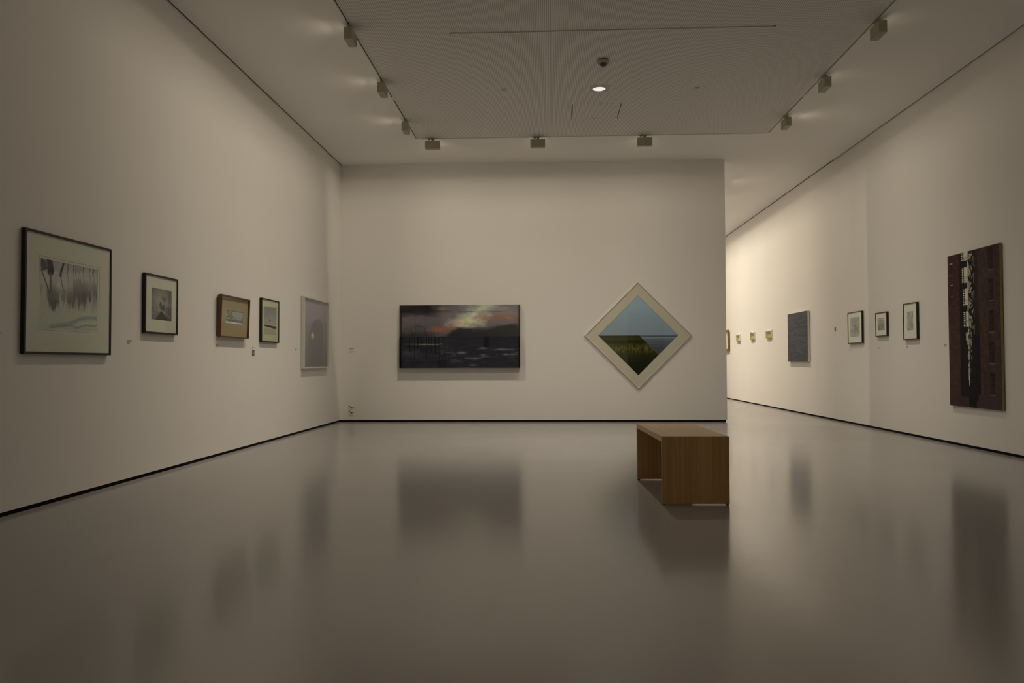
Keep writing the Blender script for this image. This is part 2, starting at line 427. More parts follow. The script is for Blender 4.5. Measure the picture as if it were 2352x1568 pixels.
# ================================================================ floodlights on the tracks
# local frame: origin on the track at ceiling level, +y is the direction the lamp throws its light
def make_flood():
    t = thing('floodlight', '', 'lamp', (0, 0, H), 0, 'box floodlights on the tracks')
    bz1, bz0 = -.048, -.167
    w, d = .110, .040
    bm = bmesh.new()
    add_box(bm, -w, w, -d, -d + .006, bz0, bz1)           # rear
    add_box(bm, -w, -w + .004, -d + .006, d, bz0, bz1)     # sides
    add_box(bm, w - .004, w, -d + .006, d, bz0, bz1)
    add_box(bm, -w + .004, w - .004, -d + .006, d, bz1 - .004, bz1)
    add_box(bm, -w + .004, w - .004, -d + .006, d, bz0, bz0 + .004)
    hs = obj('housing', bm, M_lamp, t)
    boxes('lens', [(-w + .006, w - .006, d - .016, d - .012, bz0 + .006, bz1 - .006)], M_lens, hs)
    bm = bmesh.new(); add_lathe(bm, [(.019, -.050), (.019, -.022), (.023, -.020), (.023, -.010)], 20)
    obj('stem', bm, M_lamp, t, True)
    bm = bmesh.new(); add_box(bm, -.075, .035, -.014, .014, -.014, -.003); bev(bm, .003)
    ad = obj('track_adapter', bm, M_lamp, t)
    bm = bmesh.new(); add_lathe(bm, [(.012, -.026), (.016, -.022), (.016, -.013)], 16, off=(-.055, 0, 0))
    obj('locking_knob', bm, M_lamp, ad, True)
    return t
fl = make_flood()
fl.location = (BACK_X[0], TBY - .01, H)
fl['label'] = 'beige box floodlight above the sunset picture, leftmost on the track by the back wall'
dup(fl, (BACK_X[1], TBY - .01, H), 0, 'middle beige box floodlight on the track by the back wall')
dup(fl, (BACK_X[2], TBY - .01, H), 0, 'beige box floodlight on the back track, above the diamond picture')
for y, l in zip(LEFT_Y, ('beige box floodlight on the left ceiling track, nearest the viewer and largest',
                         'middle beige box floodlight of three on the left ceiling track',
                         'farthest beige box floodlight on the left ceiling track, by its corner')):
    dup(fl, (TLX, y, H), PI / 2, l)
for y, l in zip(RIGHT_Y, ('beige box floodlight on the right ceiling track, nearest the viewer and largest',
                          'middle beige box floodlight of three on the right ceiling track',
                          'farthest beige box floodlight on the right ceiling track, by its corner')):
    dup(fl, (TRX + .02, y, H), -PI / 2, l)

# ================================================================ small ceiling fittings
t = thing('access_hatch', 'square perforated access hatch in the ceiling beyond the round downlight', 'hatch', ((HX0 + HX1) / 2, (HY0 + HY1) / 2, H))
hw, hl = (HX1 - HX0) / 2, (HY1 - HY0) / 2
boxes('hatch_panel', [(-hw + .006, hw - .006, -hl + .003, hl - .003, .001, .010)], M_perf, t)
boxes('latch_slot', [(-.045, .045, hl - .045, hl - .028, -.0012, .0012)], mat('reddish_dark_latch', (.05, .02, .015), rough=.6), t)

t = thing('downlight', 'round glowing white downlight on a square plate in the perforated ceiling', 'lamp', (.641, 9.877, H))
bm = bmesh.new()
n = 48; R0, sq = .081, .122
inner, outer = [], []
for i in range(n):
    a = 2 * PI * i / n; c, s = math.cos(a), math.sin(a); k = sq / max(abs(c), abs(s))
    inner.append((R0 * c, R0 * s)); outer.append((k * c, k * s))
vi = [bm.verts.new((x, y, -.002)) for x, y in inner]; vo = [bm.verts.new((x, y, -.002)) for x, y in outer]
vt = [bm.verts.new((x, y, .004)) for x, y in outer]; vu = [bm.verts.new((x, y, .012)) for x, y in inner]
for i in range(n):
    j = (i + 1) % n
    bm.faces.new((vi[i], vi[j], vo[j], vo[i])); bm.faces.new((vo[i], vo[j], vt[j], vt[i])); bm.faces.new((vi[i], vu[i], vu[j], vi[j]))
obj('mounting_plate', bm, mat('beige_plate', (.55, .52, .44), rough=.6), t)
bm = bmesh.new(); add_lathe(bm, [(.0795, -.0040), (.0795, .0)], 48); obj('diffuser', bm, M_down, t)
bm = bmesh.new()
ri = [[bm.verts.new((r * math.cos(2 * PI * i / 48), r * math.sin(2 * PI * i / 48), z)) for i in range(48)] for r, z in ((.0800, -.0035), (.0815, -.0060), (.0850, -.0035), (.0850, -.002))]
for a, b in zip(ri[:-1], ri[1:]):
    for i in range(48): bm.faces.new((a[i], a[(i + 1) % 48], b[(i + 1) % 48], b[i]))
obj('trim_ring', bm, mat('bronze_ring', (.22, .18, .12), rough=.4), t, True)

t = thing('smoke_detector', 'small round smoke detector with a dark grille cone under the ceiling', 'smoke detector', (.626, 8.93, H))
bm = bmesh.new(); add_lathe(bm, [(.040, .001), (.040, -.016)], 32); obj('base', bm, mat('red_brown_base', (.20, .11, .09), rough=.6), t, True)
bm = bmesh.new(); add_lathe(bm, [(.058, -.016), (.072, -.022), (.072, -.032), (.060, -.042), (.048, -.044)], 40); obj('body', bm, mat('grey_beige_plastic', (.42, .38, .32), rough=.5), t, True)
bm = bmesh.new(); add_lathe(bm, [(.045, -.044), (.042, -.052), (.030, -.066), (.018, -.077)], 32); gr = obj('grille', bm, M_dark, t, True)
bm = bmesh.new()
for k in range(8):
    a = 2 * PI * k / 8
    for (ra, za), (rb, zb) in (((.047, -.046), (.020, -.079)),):
        p0 = Vector((ra * math.cos(a), ra * math.sin(a), za)); p1 = Vector((rb * math.cos(a), rb * math.sin(a), zb))
        s = Vector((-math.sin(a), math.cos(a), 0)) * .0015; o2 = Vector((0, 0, -.003))
        q = [bm.verts.new(v) for v in (p0 - s, p0 + s, p1 + s, p1 - s, p0 - s + o2, p0 + s + o2, p1 + s + o2, p1 - s + o2)]
        for f in ((0, 1, 2, 3), (4, 7, 6, 5), (0, 4, 5, 1), (1, 5, 6, 2), (2, 6, 7, 3), (3, 7, 4, 0)): bm.faces.new([q[i] for i in f])
obj('grille_rib', bm, mat('grey_rib', (.20, .19, .17), rough=.5), gr)
bm = bmesh.new(); add_lathe(bm, [(.020, -.077), (.020, -.083), (.014, -.086)], 24); obj('sensor_cap', bm, mat('grey_beige_plastic', (.42, .38, .32)), t, True)

for (x, y, l) in ((-.553, 9.866, 'flat round sprinkler cover in the ceiling left of the downlight'), (1.856, 9.922, 'flat round sprinkler cover in the ceiling right of the downlight')):
    t = thing('sprinkler_cover', l, 'sprinkler', (x, y, H), 0, 'flush sprinkler covers')
    bm = bmesh.new(); add_lathe(bm, [(.036, .001), (.036, -.003), (.033, -.005)], 32); obj('cover_plate', bm, mat('beige_plate', (.5, .5, .4)), t, True)
    bm = bmesh.new(); add_lathe(bm, [(.010, -.005), (.009, -.009)], 16); obj('centre_button', bm, M_rail, t, True)

# ================================================================ bench
RB = math.radians(2.0)
t = thing('bench', 'oak veneered museum bench with two slab ends, open underneath, on the grey floor', 'bench', (1.002, 6.250, 0), RB)
BW, BL, BT, BHt = .2345, .615, .040, .479
bm = bmesh.new(); add_box(bm, -BW, BW, -BL + BT, BL - BT, BHt - BT, BHt); bev(bm, .0012); obj('seat', bm, M_oak_h, t)
for s in (-1, 1):
    bm = bmesh.new(); y0, y1 = sorted((s * BL, s * (BL - BT)))
    add_box(bm, -BW, BW, y0, y1, .010, BHt); bev(bm, .0012); e = obj('end_panel', bm, M_oak_v, t)
    for sx in (-1, 1):
        x0, x1 = sorted((sx * (BW - .004), sx * (BW - .022)))
        bm = bmesh.new(); add_box(bm, x0, x1, y0 + .008, y1 - .008, 0, .010); obj('foot', bm, M_dark, e)

# ================================================================ painting toolkit (numpy)
def vnoise(h, w, fy, fx, seed, octv=4, gain=.5):
    rs = np.random.RandomState(seed); out = np.zeros((h, w)); amp = 1; tot = 0
    for k in range(octv):
        ny, nx = max(1, int(fy * 2 ** k)), max(1, int(fx * 2 ** k))
        gr_ = rs.rand(ny + 2, nx + 2)
        yy = np.linspace(0, ny, h, endpoint=False); xx = np.linspace(0, nx, w, endpoint=False)
        yi, xi = yy.astype(int), xx.astype(int); ty = (yy - yi)[:, None]; tx = (xx - xi)[None]
        ty = ty * ty * (3 - 2 * ty); tx = tx * tx * (3 - 2 * tx)
        a = gr_[yi][:, xi]; b = gr_[yi][:, xi + 1]; c = gr_[yi + 1][:, xi]; d = gr_[yi + 1][:, xi + 1]
        out += amp * ((a * (1 - tx) + b * tx) * (1 - ty) + (c * (1 - tx) + d * tx) * ty); tot += amp; amp *= gain
    return out / tot

class Pic:
    """small picture painted in display colours, u right 0..1, v down 0..1"""
    def __init__(s, w, h, c, asp):
        s.w, s.h, s.asp = w, h, asp     # asp: real height / real width
        s.V, s.U = np.meshgrid(np.linspace(0, 1, h), np.linspace(0, 1, w), indexing='ij')
        s.I = np.zeros((h, w, 3)) + np.array(c, float)
    def mix(s, m, c):
        m = np.clip(m, 0, 1)[..., None]
        s.I = s.I * (1 - m) + np.asarray(c, float) * m
    def line(s, pts, wd, c, a=1., soft=.5):
        for (x0, y0), (x1, y1) in zip(pts[:-1], pts[1:]):
            dx, dy = x1 - x0, (y1 - y0) * s.asp; L2 = dx * dx + dy * dy + 1e-12
            t_ = np.clip(((s.U - x0) * dx + (s.V - y0) * s.asp * dy) / L2, 0, 1)
            d = np.hypot(s.U - x0 - t_ * dx, (s.V - y0) * s.asp - t_ * dy)
            s.mix(a * np.clip((wd - d) / (wd * soft) + .0, 0, 1), c)
    def blob(s, x, y, rx, ry, c, a=1., soft=.6, nz=None, namp=0):
        d = np.hypot((s.U - x) / rx, (s.V - y) / ry)
        if nz is not None: d = d + (nz - .5) * namp
        s.mix(a * np.clip((1 - d) / soft, 0, 1), c)
    def rect(s, x0, y0, x1, y1, c, a=1.):
        s.mix(a * ((s.U >= x0) & (s.U <= x1) & (s.V >= y0) & (s.V <= y1)), c)

def sheet(name, pic, w, h, n, cx, z0, parent, wallpx, material, fn=None, gain=1.):
    """flat sheet facing local -y at depth n, its picture kept as point colours; wallpx: what white wall looks like beside it"""
    ref = s2l(wallpx)
    alb = np.clip(s2l(np.clip(pic.I, 0, 255)) / ref * np.array(WALL_C) * gain, .004, .9)[::-1]
    nx, ny = pic.w, pic.h
    xs = np.linspace(-w / 2, w / 2, nx) + cx; zs = np.linspace(0, h, ny) + z0
    X, Z = np.meshgrid(xs, zs)
    if fn: X, Z = fn(X, Z)
    co = np.stack([X, np.full_like(X, -n), Z], -1).reshape(-1, 3)
    i = np.arange((nx - 1) * (ny - 1)); r_, c_ = i // (nx - 1), i % (nx - 1); a = r_ * nx + c_
    q = np.stack([a, a + 1, a + nx + 1, a + nx], 1)
    me = bpy.data.meshes.new(name)
    me.vertices.add(len(co)); me.vertices.foreach_set('co', co.ravel())
    me.loops.add(q.size); me.loops.foreach_set('vertex_index', q.ravel().astype(np.int32))
    me.polygons.add(len(q)); me.polygons.foreach_set('loop_start', (np.arange(len(q)) * 4).astype(np.int32))
    me.update()
    at = me.color_attributes.new('ink', 'FLOAT_COLOR', 'POINT')
    at.data.foreach_set('color', np.concatenate([alb.reshape(-1, 3), np.ones((nx * ny, 1))], 1).astype(np.float32).ravel())
    me.materials.append(material); me.validate()
    o = bpy.data.objects.new(name, me); col.objects.link(o); o.parent = parent
    return o

def ring(bm, x0, x1, z0, z1, t, y0, y1):
    """mitred rectangular frame with outline x0..x1, z0..z1 and bar width t"""
    def rr(k, y): return [bm.verts.new(p) for p in ((x0 + k, y, z0 + k), (x1 - k, y, z0 + k), (x1 - k, y, z1 - k), (x0 + k, y, z1 - k))]
    a, b, c, d = rr(0, y0), rr(t, y0), rr(t, y1), rr(0, y1)
    for i in range(4):
        j = (i + 1) % 4
        for p, q in ((a, b), (b, c), (c, d), (d, a)): bm.faces.new((p[i], p[j], q[j], q[i]))

def ring4(bm, o, i, y0, y1):
    """flat board with outline o and opening i (x0,x1,z0,z1)"""
    def rr(r, y): return [bm.verts.new(p) for p in ((r[0], y, r[2]), (r[1], y, r[2]), (r[1], y, r[3]), (r[0], y, r[3]))]
    a, b, c, d = rr(o, y0), rr(i, y0), rr(i, y1), rr(o, y1)
    for k in range(4):
        j = (k + 1) % 4
        for p, q in ((a, b), (b, c), (c, d), (d, a)): bm.faces.new((p[k], p[j], q[j], q[k]))

ROT = {'L': PI / 2, 'R': -PI / 2, 'B': 0}
def place(side, s, z):
    return {'L': (XL, s, z), 'R': (XR, s, z), 'B': (s, YB, z)}[side]

def framed(label, side, s0, s1, z0, z1, depth, bar, m_frame, m_mat, pic, pr, wallpx, glass=True, plate=None, gap=.004, cat='picture', group=None, inset=.008, name='framed_picture'):
    """s0..s1: extent along the wall; pr: opening of the mat (s0,s1,z0,z1) along the wall; gap: distance of the case from the wall"""
    c = (s0 + s1) / 2; w = abs(s1 - s0); h = z1 - z0
    t = thing(name, label, cat, place(side, c, z0), ROT[side], group)
    sg = -1 if side == 'R' else 1
    bm = bmesh.new(); ring(bm, -w / 2, w / 2, 0, h, bar, -gap, -depth)
    obj('frame', bm, m_frame, t)
    boxes('backing_board', [(-w / 2 + bar * .5, w / 2 - bar * .5, -gap - .004, -.0005, bar * .5, h - bar * .5)], M_dark, t)
    xs = sorted(((pr[0] - c) * sg, (pr[1] - c) * sg)); op = (xs[0], xs[1], pr[2] - z0, pr[3] - z0)
    n = depth - inset
    if m_mat is not None:
        bm = bmesh.new(); ring4(bm, (-w / 2 + bar * .8, w / 2 - bar * .8, bar * .8, h - bar * .8), op, -n + .002, -n)
        mo = obj('mat_board', bm, m_mat, t)
        if plate:
            xp = sorted(((plate[0] - c) * sg, (plate[1] - c) * sg))
            bm = bmesh.new(); ring(bm, xp[0], xp[1], plate[2] - z0, plate[3] - z0, .0022, -n, -n - .0006); obj('plate_mark', bm, M_print_line, mo)
    sheet('print', pic, op[1] - op[0], op[3] - op[2], n - .0015 if m_mat is not None else n, (op[0] + op[1]) / 2, op[2], t, wallpx, M_print, gain=1.0)
    if glass:
        boxes('glass', [(-w / 2 + bar * .9, w / 2 - bar * .9, -depth + .0035, -depth + .0055, bar * .9, h - bar * .9)], M_glass, t)
    return t

# ================================================================ left wall, near to far
# 1 -- watercolour of mirrored trees
P = Pic(150, 190, (110, 103, 85), .49 / .70)
def p_trees():
    p = P
    nz = vnoise(p.h, p.w, 6, 40, 3, 4); n2 = vnoise(p.h, p.w, 10, 10, 5, 5)
    p.mix((1 - p.V * 1.15) * .45, (100, 92, 84))
    # feathery mirrored crowns hanging down
    tip = .30 + 0 * p.U
    for x, ty, wd in ((.02, .52, .05), (.12, .60, .05), (.20, .80, .085), (.27, .72, .06), (.38, .60, .07), (.48, .68, .08), (.56, .73, .06), (.66, .66, .09), (.76, .66, .08), (.84, .58, .06), (.93, .46, .07), (1., .48, .07)):
        tip = np.maximum(tip, ty - (np.abs(p.U - x) / wd) ** 2 * .22)
    edge = (nz - .5) * .30
    m = np.clip((tip + edge - p.V) / .10, 0, 1) * np.clip((p.V - .22 - .16 * (p.U < .55)) / .25 + .15, 0, 1)
    p.mix(m * (.62 + .45 * nz), (56, 48, 44))
    for x, a in ((.20, .45), (.50, .35), (.73, .5), (.95, .5)):
        p.blob(x, .48, .11, .24, (50, 43, 40), a, 1., nz, .9)
    # light gaps
    p.blob(.30, .34, .06, .13, (120, 110, 98), .6, 1., n2, .8); p.blob(.10, .34, .05, .10, (112, 105, 92), .5, 1.)
    # far bank, dark at the top with trunks
    bank = .20 - .15 * p.U + (n2 - .5) * .05
    p.mix(np.clip((bank - p.V) / .03, 0, 1) * .35, (78, 72, 66))
    p.blob(.03, .06, .10, .12, (26, 23, 22), .8, .6, n2, 1.2)
    p.line([(.14, 0), (.17, .14)], .055, (20, 16, 22), .95, .4); p.blob(.16, .17, .06, .07, (18, 15, 20), .95, .5)
    p.line([(.02, .16), (.12, .11)], .012, (30, 27, 28)); p.line([(.02, .18), (.10, .36), (.15, .50)], .012, (44, 38, 37), .9)
    p.line([(.16, .20), (.17, .45)], .022, (52, 46, 44), .9)
    p.line([(.38, 0), (.35, .10), (.32, .19)], .020, (22, 20, 20), .95); p.blob(.33, .20, .03, .03, (24, 21, 22), .9)
    p.line([(.33, .20), (.36, .36), (.40, .45)], .008, (50, 44, 42), .9)
    for x, ln in ((.45, .15), (.55, .10), (.59, .11), (.63, .09), (.665, .10), (.725, .07), (.85, .06), (.905, .07), (.93, .06), (.99, .10)):
        b = .0
        p.line([(x, b), (x + .004, b + ln * .6), (x - .006, b + ln)], .0075, (26, 22, 24), .9)
        p.line([(x - .006, b + ln), (x + .03, b + ln + .22)], .007, (64, 56, 53), .7)
    p.line([(.25, .22), (.45, .12), (.6, .10), (1, .04)], .006, (90, 82, 76), .5)
    # hill band low down
    top = .985 - .17 * np.clip((p.U - .15) / .5, 0, 1) - .03 * np.clip((p.U - .6) / .4, 0, 1) - .02 * np.sin(p.U * 9)
    d = p.V - top
    p.mix(np.where((d > -.03) & (p.U > .15), np.clip(1 - np.abs(d - .012) / .05, 0, 1), 0) * (.4 + .5 * p.U), (76, 72, 66))
    p.line([(.18, .985), (.5, .93), (.62, .96), (.78, .91), (1, .91)], .012, (70, 65, 60), .55)
    p.mix(np.clip((p.V - .93) / .05, 0, 1) * .25, (96, 90, 80))
    p.I += (vnoise(p.h, p.w, 60, 60, 9, 2)[..., None] - .5) * 8
p_trees()
framed('large black-framed watercolour of bare mirrored trees, nearest on the left wall', 'L', 5.213, 6.281, 1.072, 1.932, .033, .017,
       M_blackwood, M_mat_w, P, (5.388, 6.092, 1.255, 1.745), (118, 108, 92), plate=(5.372, 6.119, 1.243, 1.764))

# 2 -- avenue photograph
P = Pic(70, 100, (104, 95, 80), .285 / .380)
def p_road():
    p = P; n = vnoise(p.h, p.w, 8, 8, 11, 4)
    r = np.hypot((p.U - .45) * 1.0, (p.V - .42) * 1.0)
    p.mix(np.clip((r - .15) / .6, 0, 1) * .75, (46, 38, 30))
    p.mix(np.clip((p.V - .70) / .1, 0, 1) * .6, (72, 64, 54))
    # verges and road
    hw_ = (p.V - .68) * 1.15
    p.mix(np.where(p.V > .68, np.clip((np.abs(p.U - .50) - hw_ * .9) / -.02, 0, 1), 0) * .92, (28, 22, 19))
    p.line([(.52, .69), (.98, .90)], .016, (116, 106, 90), .7); p.line([(.48, .69), (.02, .83)], .014, (100, 90, 76), .55)
    p.line([(0, .70), (.38, .70)], .012, (112, 103, 88), .6); p.blob(.02, .66, .06, .06, (34, 28, 24), .8)
    for x, y, rx, ry in ((.45, .52, .07, .14), (.58, .60, .08, .12), (.50, .62, .08, .08)): p.blob(x, y, rx, ry, (30, 24, 20), .8, .7, n, .7)
    for pts in ([(.62, .70), (.62, .35), (.60, .25)], [(.62, .42), (.70, .30)], [(.62, .38), (.54, .27)], [(.66, .36), (.74, .28)], [(.58, .34), (.50, .30)]): p.line(pts, .013, (44, 37, 31), .75)
    p.blob(.64, .30, .14, .12, (66, 58, 49), .5, .9, n, 1.2)
    for x, y0 in ((.12, .35), (.86, .25), (.30, .55), (.74, .5)): p.line([(x, y0), (x, .84)], .010, (58, 49, 41), .6)
    p.blob(.92, .25, .10, .22, (52, 44, 37), .6, .9, n, 1)
    p.I += (n[..., None] - .5) * 12
p_road()
framed('black-framed brown photograph of a tree-lined road, second on the left wall', 'L', 6.822, 7.439, 1.273, 1.808, .033, .017,
       M_blackwood, M_mat_w, P, (6.943, 7.323, 1.402, 1.687), (143, 131, 112))

# 3 -- winter drawing in a brown box frame, hung leaning forward
P = Pic(70, 40, (118, 109, 93), .138 / .494)
def p_winter():
    p = P; n = vnoise(p.h, p.w, 6, 12, 17, 4); rs = random.Random(4)
    p.mix(np.clip((p.V - .2) / .6, 0, 1) * .4, (104, 98, 90))
    p.mix(np.clip(1 - np.abs(p.V - .78 - (p.U - .5) * .05) / .14, 0, 1) * (.2 + n), (62, 58, 52))
    p.mix(np.clip((p.V - .86 - (p.U - .5) * .04) / .05, 0, 1) * .9, (158, 147, 128))
    for pts in ([(.20, .95), (.19, .55), (.14, .25), (.10, 0)], [(.30, .95), (.28, .6), (.36, .3)], [(.19, .5), (.05, .5)], [(.20, .45), (.27, .15)], [(.28, .6), (.22, .35)], [(.31, .65), (.42, .45)], [(.14, .3), (.2, .1)], [(.3, .4), (.33, .15)]):
        p.line(pts, .014, (40, 38, 34), .85)
    for k in range(26):
        x, y = rs.uniform(0, .45), rs.uniform(.02, .75); p.line([(x, y), (x + rs.uniform(-.07, .07), y - rs.uniform(.05, .2))], .006, (66, 62, 56), .6)
    for k in range(22):
        x = rs.uniform(.4, 1); p.line([(x, .8), (x, .8 - rs.uniform(.08, .35))], .006, (74, 70, 62), .55)
    p.line([(0, .015), (1, .015)], .010, (70, 62, 50), .8); p.line([(.995, 0), (.995, 1)], .007, (80, 70, 56), .6)
    p.line([(.93, .55), (1, .45)], .014, (50, 46, 40), .7)
p_winter()
t = framed('brown wooden box frame with a small winter tree drawing, tilted forward', 'L', 8.381, 9.190, 1.294, 1.753, .052, .012,
           M_teak, M_mat_b, P, (8.548, 9.042, 1.453, 1.592), (146, 134, 114), gap=.022, inset=.022)
t.rotation_euler = (math.radians(1.9), 0, PI / 2)

# 4 -- lone tree
P = Pic(45, 92, (110, 102, 88), .352 / .431)
def p_lone():
    p = P; n = vnoise(p.h, p.w, 8, 8, 21, 4)
    p.mix(np.clip(1 - p.V / .5, 0, 1) * .45, (94, 86, 76))
    p.mix(np.clip((p.V - .40) / .2, 0, 1) * .5, (126, 116, 96))
    hz = .575 + .035 * p.U
    p.mix((p.V > hz) * .8, (132, 122, 98))
    p.mix(np.clip(1 - np.abs(p.V - hz) / .012, 0, 1) * .9, (58, 48, 46))
    p.mix((p.V > .78) * .5, (112, 98, 72))
    d = (p.V - (.675 + .05 * p.U)) / (.035 + .02 * p.U)
    p.mix(np.clip((1 - np.abs(d) + (n - .5) * .9) / .3, 0, 1) * (p.U > .04), (50, 38, 38))
    p.blob(.48, .475, .09, .055, (52, 46, 46), .85, .5, n, .8); p.line([(.48, .5), (.48, .59)], .012, (60, 52, 50))
    p.I += (n[..., None] - .5) * 8
p_lone()
framed('black-framed small picture of a lone tree, right of the brown wooden frame', 'L', 9.660, 10.296, 1.269, 1.818, .033, .015,
       M_blackwood, M_mat_g, P, (9.768, 10.200, 1.368, 1.719), (146, 134, 114))

# 5 -- mauve picture in a deep white frame
P = Pic(90, 170, (112, 98, 94), 1.0)
def p_mauve():
    p = P; n = vnoise(p.h, p.w, 4, 4, 25, 4)
    p.mix(p.V ** 1.2, (74, 66, 58)); p.mix(np.clip(1 - p.V * 2.5, 0, 1) * .4, (122, 104, 102))
    arch = (p.U > .22) & (p.U < .80) & (p.V > .27 + .25 * ((p.U - .60) / .38) ** 2)
    p.mix(np.clip(arch * 1.0, 0, 1) * .50, (70, 61, 55))
    p.line([(.24, .62), (.27, .42), (.45, .31), (.70, .285)], .02, (84, 74, 68), .4, 1)
    p.blob(.38, .535, .085, .065, (190, 168, 112), .85, 1.)
    p.I += (n[..., None] - .5) * 7
p_mauve()
framed('tall mauve picture in a deep white frame, last on the left wall by the corner', 'L', 11.308, 12.602, .930, 1.980, .055, .022,
       M_white, None, P, (11.325, 12.585, .95, 1.96), (140, 128, 110), inset=.030)

# ================================================================ back wall
# sunset picture: upper half a clear acrylic box over the sky, lower half a solid dark box
def make_sunset():
    x0, x1, z0, z1, zm = -2.545, -.484, .917, 1.986, 1.450
    D = .090
    c = (x0 + x1) / 2; W = x1 - x0
    t = thing('sunset_picture', 'wide picture of a fiery sunset over a dark sea behind clear acrylic', 'picture', (c, YB, z0))
    hm, h = zm - z0, z1 - z0
    S = Pic(250, 66, (70, 60, 56), .27)
    n1 = vnoise(S.h, S.w, 4, 8, 31, 6, .6); n2 = vnoise(S.h, S.w, 3, 5, 37, 5); n3 = vnoise(S.h, S.w, 12, 24, 39, 4)
    U, V = S.U, S.V
    big = vnoise(S.h, S.w, 3, 6, 33, 5, .62)
    S.mix(np.clip((.36 - U) / .12, 0, 1) * np.clip((.34 + (big - .5) * .5 - V) / .10, 0, 1), (24, 21, 22))
    S.mix(np.clip((big - .42) * 3.5, 0, 1) * np.clip((.60 - U) / .2, 0, 1) * np.clip(1 - np.abs(V - .45) * 2.2, 0, 1) * .6, (88, 72, 70))
    S.blob(.27, .07, .035, .10, (62, 62, 66), .8, 1., n1, 1.2); S.blob(.355, .10, .08, .13, (134, 98, 84), .8, 1., n1, 1.4)
    S.blob(.47, .12, .10, .20, (82, 68, 66), .7, 1., n1, 1.2)
    S.mix(np.clip((U - .30) / .2, 0, 1) * np.clip((.75 - V) / .3, 0, 1) * .5, (108, 92, 88))
    # pale shaft from the top right of centre down to the horizon
    cxs = .690 - V * .22 + (big - .5) * .16
    S.mix(np.clip(1.2 - np.abs(U - cxs) / (.12 + .06 * (1 - V)) + (n1 - .5) * 1.8, 0, 1) * .95 * np.clip((.80 - V) / .15, 0, 1), (160, 150, 120))
    S.blob(.52, .58, .10, .22, (154, 140, 98), .75, 1., n1, 1.4); S.blob(.655, .50, .08, .20, (150, 136, 98), .5, 1., n3, 1.4)
    S.blob(.86, .16, .20, .24, (112, 92, 86), .7, 1., n1, 1.4); S.blob(.80, .10, .12, .10, (134, 118, 104), .5, 1., n3, 1.4)
    S.blob(.44, .56, .13, .16, (132, 96, 80), .6, 1., n1, 1.2); S.blob(.70, .40, .10, .10, (118, 74, 54), .6, 1., n3, 1.4)
    S.blob(.84, .42, .20, .13, (112, 62, 42), .75, 1., n1, 1.6); S.blob(.90, .40, .06, .06, (140, 88, 54), .6, 1., n3, 1.4); S.blob(.985, .48, .05, .12, (104, 50, 32), .8, 1., n3, 1.)
    S.blob(.33, .78, .12, .14, (126, 68, 38), .8, 1., n1, 1.4); S.blob(.43, .72, .08, .10, (112, 68, 46), .6, 1., n3, 1.4); S.blob(.60, .60, .07, .08, (108, 62, 40), .7, 1., n3, 1.4)
    S.blob(.12, .72, .14, .12, (72, 50, 42), .6, 1., n1, 1.2); S.blob(.010, .55, .012, .08, (110, 62, 32), .8)
    hill = .86 - .16 * np.clip((U - .38) / .10, 0, 1) - .16 * np.clip((U - .70) / .22, 0, 1) + (n1 - .5) * .30 + (big - .5) * .22 + .08 * np.exp(-((U - .33) / .06) ** 2)
    S.mix(np.clip((V - hill) / .14, 0, 1) * .95, (25, 23, 23))
    S.mix(np.clip((.30 - U) / .1, 0, 1) * np.clip((V - .78) / .15, 0, 1) * .6, (40, 35, 31))
    for a, b, hh in ((.03, .085, .72), (.125, .205, .64)):  # railings reflected in the glass, painted into the sky
        S.line([(a, 1), (a, hh), (b, hh + .05), (b, 1)], .0022, (20, 17, 17), .8); S.rect(a, hh + .03, b, 1, (54, 46, 40), .3)
    for k in range(9): S.line([(.22 + k * .014, .82 + .02 * (k % 3)), (.22 + k * .014, 1)], .0014, (14, 12, 13), .7)
    S.line([(0, .16), (1, .23)], .0016, (34, 30, 28), .55)  # shadow of the clear box's top edge, painted across the sky
    sky = sheet('sky_print', S, W - .010, h - hm, .012, 0, hm, t, (146, 133, 113), M_print)
    boxes('backing_board', [(-W / 2 + .004, W / 2 - .004, -.011, 0, hm, h - .002)], M_dark, t)
    # sea: front of the solid lower box
    Q = Pic(250, 78, (25, 23, 24), .26)
    m1 = vnoise(Q.h, Q.w, 16, 16, 41, 5, .6); m2 = vnoise(Q.h, Q.w, 10, 5, 43, 4); m3 = vnoise(Q.h, Q.w, 40, 14, 47, 3)
    U, V = Q.U, Q.V
    Q.mix(np.clip((m1 - .52) * 5, 0, 1) * np.clip((m2 - .45) * 6, 0, 1) * np.clip((V - .25) * 4, 0, 1) * np.clip(1.25 - V, 0, 1) * (.35 + .65 * (U > .35)), (86, 88, 78))
    Q.mix(np.clip((m3 - .5) * 2.5, 0, 1) * .35, (46, 42, 42))
    Q.blob(.10, .55, .14, .20, (44, 48, 46), .6, 1., m1, 1.)
    for x, y, rx in ((.52, .52, .05), (.70, .38, .06), (.87, .42, .10), (.63, .70, .08), (.93, .58, .10), (.60, .92, .06)):
        Q.blob(x, y, rx, .045, (98, 98, 84), .55, 1., m1, 1.6)
    Q.mix((np.abs(V - .25) < .018) * (U < .36) * np.clip((m3 - .35) * 4, 0, 1), (104, 92, 78))
    for k, x in enumerate((.03, .085, .10, .125, .155, .185, .205, .225, .245, .265, .30, .33)):  # reflected railings carried on down, painted into the sea
        Q.line([(x, 0), (x, .35 + .12 * (k % 4))], .0022 + .003 * (k % 3 == 1), (10, 9, 10), .8)
        Q.line([(x + .012, 0), (x + .012, .3)], .0016, (50, 42, 38), .5)
    Q.line([(.395, .05), (.395, .95)], .004, (52, 46, 44), .5, 1)
    Q.rect(.70, 0, .745, .35, (12, 11, 13), .7); Q.rect(.31, .75, .40, 1, (14, 13, 15), .5)
    bm = bmesh.new(); add_box(bm, -W / 2, W / 2, -D + .002, -.001, 0, hm - .001); bev(bm, .001)
